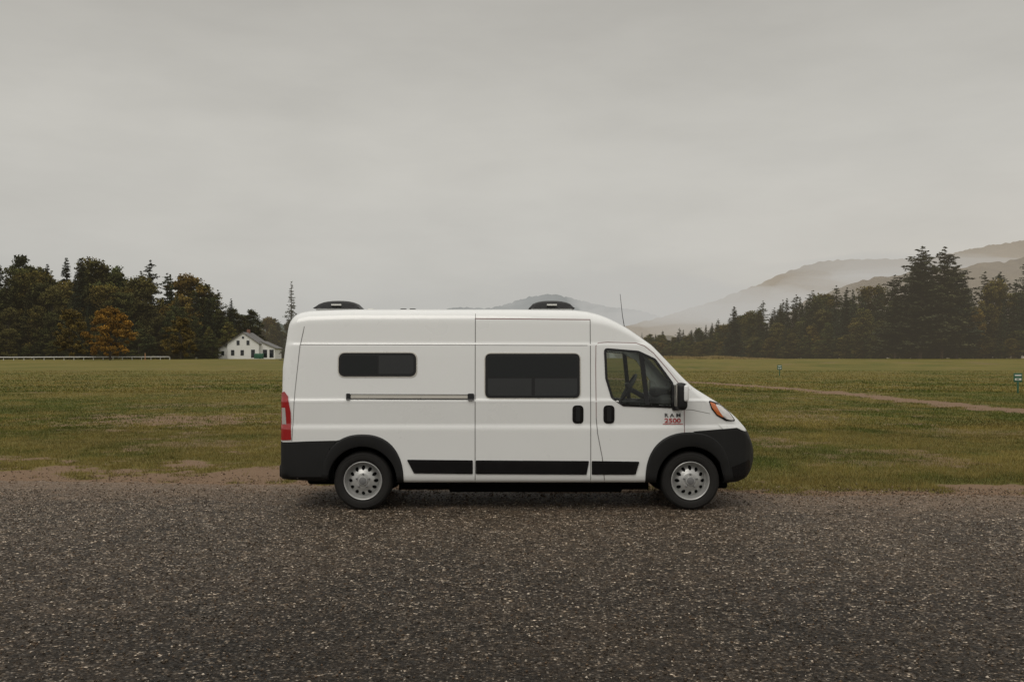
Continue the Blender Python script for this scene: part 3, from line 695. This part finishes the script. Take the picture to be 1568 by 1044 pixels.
box('exhaust_silencer',(-.9,.3,.28),(.9,.35,.2),DARK,van,.06); box('spare_wheel_carrier',(-2.3,0,.33),(.7,.8,.18),DARK,van,.05); box('engine_undertray',(2.3,0,.27),(.9,1.1,.12),DARK,van,.03)
for sd in (-1,1): box('chassis_rail_'+('near' if sd<0 else 'far'),(.15,sd*.45,.265),(3.2,.09,.15),DARK,van,.01)  # rails and boxes below the floor added to darken the gap underneath
for sd in (-1,1):
    arch('rear_wheel_arch',WR,rear_out,sd,.425); arch('front_wheel_arch',WF,front_out,sd,.425)
    patch('rear_cladding',P2([(428,735),(427.5,678),(470,676),(515,675),(530,672),(502,696),(498,738),(470,737)]),.014,PLAST,sd)
    patch('front_bumper_side',P2([(1062,661),(1100,658),(1130,656),(1148,664),(1158,685),(1161,706),(1150,733),(1134,739),(1112,741),(1100,700),(1085,675)]),.016,PLAST,sd,step=.02)
    patch('lower_intake',P2([(1122,716),(1152,706),(1155,716),(1146,731),(1126,735)]),.022,GLOSSB,sd,step=.02)
    for nm,pl in (('side_moulding_rear',[(623,704),(724,705),(724,726),(634,725)]),('side_moulding_door',[(728.5,705),(902,706),(898,727),(728.5,726)]),('side_moulding_front',[(906,706),(979,707),(973,727),(906,727)])):
        patch(nm,fillet(P2(pl),.012),.012,GLOSSB,sd)
    for nm,a,b,c,d in (('rear_window',518,637,541,577),('middle_window',743,888,542,610)):
        pl=fillet(P2([(a,c),(b,c),(b,d),(a,d)]),.085 if d-c<50 else .07,8)
        patch(nm+'_frame',pl,.012,GLOSSB,sd)
        if nm[0]=='r':
            patch(nm+'_glass_1',fillet(P2([(a+4,c+4),(577,c+4),(577,d-4),(a+4,d-4)]),[.05,.008,.008,.05]),.0145,TGLASS,sd,edge=.004)
            patch(nm+'_glass_2',fillet(P2([(579.5,c+4),(b-4,c+4),(b-4,d-4),(579.5,d-4)]),[.008,.05,.05,.008]),.0145,TGLASS2,sd,edge=.004)
        else:
            patch(nm+'_glass_1',fillet(P2([(a+4,c+4),(b-4,c+4),(b-4,577),(a+4,577)]),[.05,.05,.005,.005]),.0145,TGLASS,sd,edge=.004)
            patch(nm+'_glass_2',fillet(P2([(a+4,580),(814,580),(814,d-4),(a+4,d-4)]),[.005,.005,.005,.05]),.0145,TGLASS2,sd,edge=.004)
            patch(nm+'_glass_3',fillet(P2([(819,580),(b-4,580),(b-4,d-4),(819,d-4)]),[.005,.005,.05,.005]),.0145,TGLASS2,sd,edge=.004)
        ringp(nm+'_seal',fillet(P2([(a-1.5,c-1.5),(b+1.5,c-1.5),(b+1.5,d+1.5),(a-1.5,d+1.5)]),.09,8),.016,.006,CHR,sd)
    dw=fillet(P2([(925,533),(979,537.5),(1005,549.5),(1032,587),(1032,625.5),(954,622.5),(936,610.5),(927,580)]),[.05,.05,.1,.05,.03,.06,.08,.1],5)
    inn=ringp('door_window_frame',dw,.030,.008,GLOSSB,sd,.05)
    patch('door_window_glass',inn,.0,CGLASS,sd,edge=0)
    patch('window_divider',P2([(979,539),(986.5,542),(995.5,624),(988.5,624)]),.010,GLOSSB,sd,edge=.03)
    g=.009
    strip('gap_slide_door_rear',P2([(727.5,488),(727.5,739)]),g,.0015,GAP,sd)
    strip('gap_upper_rear',P2([(727.5,480),(727.5,488)]),.006,.0015,GAP,sd)
    strip('gap_slide_door_front',P2([(904.5,489),(904.5,739)]),g,.0015,GAP,sd)
    strip('gap_slide_door_top',P2([(727.5,488),(904.5,489.5)]),.010,.0018,GAPR,sd)
    strip('gap_cab_door',P2([(913,640),(912.5,560),(913,530),(917,525.5),(930,524.5),(975,525.5),(988,530),(1002,541),(1020,562),(1042,590),(1047.5,602),(1048,640),(1048,668)]),.008,.002,GAPR,sd)
    strip('gap_cab_door_lower',P2([(913,640),(915,664),(922,700),(926,739)]),g,.002,GAP,sd)
    strip('crease_roof',P2([(458,528),(900,529.5)]),.006,.0015,GAP,sd)
    strip('gap_rear_corner',P2([(464,500),(458,530),(451,600),(447,676)]),.007,.002,GAP,sd)
    strip('gap_hood',P2([(1048,628),(1060,628),(1088,634)]),.005,.002,GAP,sd)
    strip('gap_fender',P2([(1048,640),(1048,600),(1060,596)]),.006,.0015,GAP,sd)
    patch('slide_rail_base',P2([(531,604),(725,604.5),(725,612.5),(531,612)]),.006,GLOSSB,sd)
    patch('slide_rail_bar',P2([(537,605.0),(716,605.6),(716,610.8),(537,610.3)]),.016,CHR,sd)
    patch('slide_rail_end',fillet(P2([(716,603),(726,603),(726,614),(716,614)]),.02),.02,GLOSSB,sd); patch('slide_rail_stop',fillet(P2([(530,603),(536,603),(536,613),(530,613)]),.01),.02,GLOSSB,sd)
    for i,u in enumerate((885,932.5)):
        patch('handle_recess_%d'%i,fillet(P2([(u-8.5,621),(u+8.5,621),(u+8.5,649),(u-8.5,649)]),.055,7),.006,GLOSSB,sd)
        patch('handle_grip_%d'%i,fillet(P2([(u-3.5,624),(u+3.5,624),(u+3.5,646),(u-3.5,646)]),.02,5),.03,PLAST,sd)
    patch('tail_lamp',fillet(P2([(429,602),(434,600),(440,607),(445,632),(446,674),(429,675)]),.01),.010,REDL,sd,step=.02)
    patch('tail_lamp_reverse',P2([(430,625),(436,625),(438,650),(430,650)]),.013,CLRL,sd,step=.02)
    patch('head_lamp_housing',fillet(P2([(1085,613),(1104,618.5),(1119,630),(1129.5,646),(1113,645.5),(1098,637),(1090,627)]),.02),.008,GLOSSB,sd,step=.02)
    patch('head_lamp',fillet(P2([(1096,618.5),(1106,622),(1119,632.5),(1127,644.5),(1114,643),(1105,636)]),.015),.012,CLRL,sd,step=.02)
    patch('indicator_lamp',fillet(P2([(1087,615),(1096,619),(1104,633),(1110,641),(1099,635.5),(1091.5,626)]),.012),.014,ORL,sd,step=.02)
    patch('hood_trim',P2([(1101,651),(1122,652),(1130,657),(1108,658)]),.010,PAINT,sd,step=.02)
    mz=1.40
    box('mirror_housing',(2.05,sd*1.19,mz+.01),(.13,.22,.33),PLAST,van,.055,seg=4)
    box('mirror_cap',(2.092,sd*1.22,mz+.05),(.06,.20,.20),PAINT,van,.028,seg=4)
    box('mirror_glass',(1.982,sd*1.19,mz+.02),(.008,.17,.26),CHR,van,.003)
    box('mirror_arm',(2.05,sd*1.04,mz-.12),(.10,.22,.07),PLAST,van,.025)
    patch('mirror_sail',fillet(P2([(1029,588),(1036,592),(1043,604),(1046,628),(1029,629)]),.02),.018,PLAST,sd)
    sx=1.12; sy=sd*.45
    box('seat_base',(sx+.18,sy,.98),(.55,.5,.30),SEAT,van,.06); box('seat_back',(sx-.08,sy,1.35),(.15,.48,.66),SEAT,van,.06,(0,-.16,0)); box('headrest',(sx-.17,sy,1.77),(.10,.28,.19),SEAT,van,.04)
    box('door_trim',(1.55,sd*.90,1.08),(1.05,.05,.36),DASH,van,.01)
box('dashboard',(2.02,0,1.24),(.42,1.74,.34),DASH,van,.08); box('dash_hood',(1.90,-.45,1.44),(.22,.5,.12),DASH,van,.04)
box('light_block_bulkhead',(.86,0,1.35),(.03,1.78,1.7),LINER,van); box('cab_floor',(1.5,0,.78),(1.3,1.7,.05),DARK,van); box('cab_headliner',(1.05,0,2.28),(.42,1.50,.03),LINER,van)  # partition behind the seats added to block light
bpy.ops.mesh.primitive_torus_add(major_radius=.20,minor_radius=.017,major_segments=40,minor_segments=10)
sw=bpy.context.object; sw.name='steering_wheel'; sw.parent=van; sw.location=(1.60,.42,1.47); sw.rotation_euler=(0,-1.05,0); sw.data.materials.append(DASH); sw.data.shade_smooth()
box('steering_hub',(1.60,.42,1.47),(.06,.16,.14),DASH,van,.02,(0,-.5,0)); tube('steering_column',[(1.60,.42,1.46),(1.85,.42,1.32)],.035,DASH,van)
for i,a in enumerate((0,math.pi*.66,-math.pi*.66)):
    c=Vector((1.60,.42,1.47)); M=Matrix.Rotation(-1.05,3,'Y'); e=c+M@Vector((.19*math.cos(a+math.pi/2),.19*math.sin(a+math.pi/2),0)); tube('steering_spoke_%d'%i,[tuple(c),tuple(e)],.014,DASH,van,6)
box('grille',(3.03,0,.86),(.03,.75,.13),GLOSSB,van,.01,(0,-.25,0)); box('grille_bar',(3.04,0,.93),(.02,.6,.03),CHR,van,.006,(0,-.25,0))
box('number_plate',(3.08,0,.62),(.012,.31,.15),SW,van,.003)
for sd in (-1,1): box('rear_door_window',(-2.868,sd*.42,1.62),(.012,.55,.50),TGLASS,van,.005,(0,.02,0))
box('rear_door_gap',(-2.867,0,1.4),(.006,.008,1.3),GAP,van); box('rear_bumper',(-2.855,0,.47),(.08,1.74,.17),PLAST,van,.03)
def text(body_,u,v,size,mat,name,sx=1.25):
    c=bpy.data.curves.new(name,'FONT'); c.body=body_; c.size=size; c.extrude=.002; c.align_x='CENTER'; c.align_y='CENTER'; c.offset=.0012
    o=bpy.data.objects.new(name,c); COL.objects.link(o); o.parent=van; x,z=bx(u),bz(v); o.location=(x,-(SX(x,z)+.006),z); o.rotation_euler=(math.radians(90),0,0); o.scale=(sx,1,1); c.materials.append(mat)
BAD=pbr('badge_dark',(.05,.05,.05),.4); RED=pbr('badge_red',(.38,.03,.03),.4)
text('R A M',1030,636.5,.065,BAD,'badge_lettering',1.2); text('2500',1030,644.8,.075,RED,'badge_number',1.35); strip('badge_underline',P2([(1015,649.8),(1046,649.8)]),.008,.006,RED,-1)
def fan(cx,tag):
    f=empty('f'); f.name='roof_fan_'+tag; f.parent=van; f.location=(cx,0,2.49)
    box('fan_base',(0,0,.02),(.54,.5,.05),PAINT,f,.015)
    bm=bmesh.new(); bmesh.ops.create_cube(bm,size=1)
    bmesh.ops.subdivide_edges(bm,edges=bm.edges[:],cuts=10,use_grid_fill=True)
    for v in bm.verts:
        x,y,z=v.co; d=max(0,1-(abs(x)*2)**2.6)*max(0,1-(abs(y)*2)**3)
        zz=(.035+.105*d**.55) if z>-.05 and (z>.49 or max(abs(x),abs(y))>.49 and z>0) else .03
        v.co=Vector((x*.60,y*.56,zz))
    me=bpy.data.meshes.new('fan_lid'); bm.to_mesh(me); bm.free(); me.shade_smooth(); obj('fan_lid',me,f,[FANB])
    box('fan_label',(0,-.262,.072),(.13,.03,.012),SW,f,rot=(-.5,0,0))
fan(-2.29,'rear'); fan(.52,'front')
for i,x in enumerate((-1.85,-1.42,-1.30)): box('roof_bracket_%d'%i,(x,-.2,2.505),(.08,.06,.03),PLAST if i else SW,van,.01)
tube('antenna',[(1.47,-.35,2.19),(1.43,-.35,2.42),(1.40,-.35,2.70)],[.006,.004,.003],GLOSSB,van,6)
for sd in (-1,1): tube('wiper_'+str(sd),[(2.2,sd*.2-.1,1.58),(2.0,sd*.3-.1,1.79)],.008,GLOSSB,van,6)
for sd in (-1,1): patch('mud_flap',P2([(500,700),(509,700),(511,740),(503,741)]),-.06,DARK,sd,edge=.01)
# ------------------------------------------------------------------ world, sun, camera
w=bpy.data.worlds.new('World'); scene.world=w; w.use_nodes=True; t=NT(w.node_tree); t.n.clear()
SD=Vector((-.30,-.62,.85)).normalized(); el=math.asin(SD.z); az=math.atan2(SD.x,SD.y)
sky=t.add('ShaderNodeTexSky',sky_type='NISHITA'); sky.sun_disc=False; sky.sun_elevation=el; sky.sun_rotation=az
hs=t.add('ShaderNodeHueSaturation'); hs.inputs['Saturation'].default_value=.15; hs.inputs['Value'].default_value=.8; t.l.new(sky.outputs[0],hs.inputs['Color'])
G=t.add('ShaderNodeTexCoord').outputs['Generated']; sx=t.add('ShaderNodeSeparateXYZ'); t.l.new(G,sx.inputs[0]); z=sx.outputs[2]
mp=t.add('ShaderNodeMapping'); mp.inputs['Scale'].default_value=(1.2,1.0,4.0); mp.inputs['Rotation'].default_value=(0,.12,0); t.l.new(G,mp.inputs[0])
n=t.noise(mp.outputs[0],1.9,6,.55); n2=t.noise(mp.outputs[0],5,6,.55)
K=10.0  # cloud radiance is given for a background strength of 0.1
zz=t.math('ADD',z,t.math('MULTIPLY',t.math('SUBTRACT',n,.5),.14))
base=t.ramp(zz,[(0,(.485,.480,.455,1)),(.05,(.50,.492,.462,1)),(.12,(.552,.538,.498,1)),(.2,(.556,.540,.496,1)),(.34,(.455,.440,.403,1)),(.5,(.49,.475,.445,1)),(1,(.56,.545,.52,1))])
warm=t.mix(t.math('MULTIPLY',t.maprange(sx.outputs[0],.05,.5,0,1),t.maprange(z,.02,.2,1,0)),base,(.61,.57,.505,1))
s=t.math('MULTIPLY',t.maprange(z,.38,.95,1,2.1),t.math('ADD',1.0,t.math('MULTIPLY',t.math('SUBTRACT',n2,.5),.24)))
s=t.math('MULTIPLY',s,t.maprange(sx.outputs[1],.2,-.6,1.0,1.2))
sc=t.add('ShaderNodeVectorMath',operation='SCALE'); t.l.new(warm,sc.inputs[0]); t.l.new(t.math('MULTIPLY',s,K),sc.inputs['Scale'])
cl=t.mix(.92,hs.outputs[0],sc.outputs[0])
bg=t.add('ShaderNodeBackground'); bg.inputs[1].default_value=.1; t.l.new(cl,bg.inputs[0]); wo=t.add('ShaderNodeOutputWorld'); t.l.new(bg.outputs[0],wo.inputs[0])
L=bpy.data.lights.new('sun','SUN'); L.energy=.92; L.angle=math.radians(35); L.color=(1,.95,.87); lo=bpy.data.objects.new('sun',L); COL.objects.link(lo)
lo.rotation_euler=SD.to_track_quat('Z','Y').to_euler(); lo.location=(0,-10,20)
cam=bpy.data.cameras.new('camera'); co=bpy.data.objects.new('camera',cam); COL.objects.link(co); scene.camera=co
cam.lens=35; cam.sensor_width=36; cam.clip_end=12000; cam.clip_start=.1; cam.shift_y=26/1568
co.location=(0,-12.24,1.88); co.rotation_euler=(math.radians(90),0,0)
scene.view_settings.view_transform='Standard'; scene.view_settings.look='None'; scene.view_settings.exposure=0
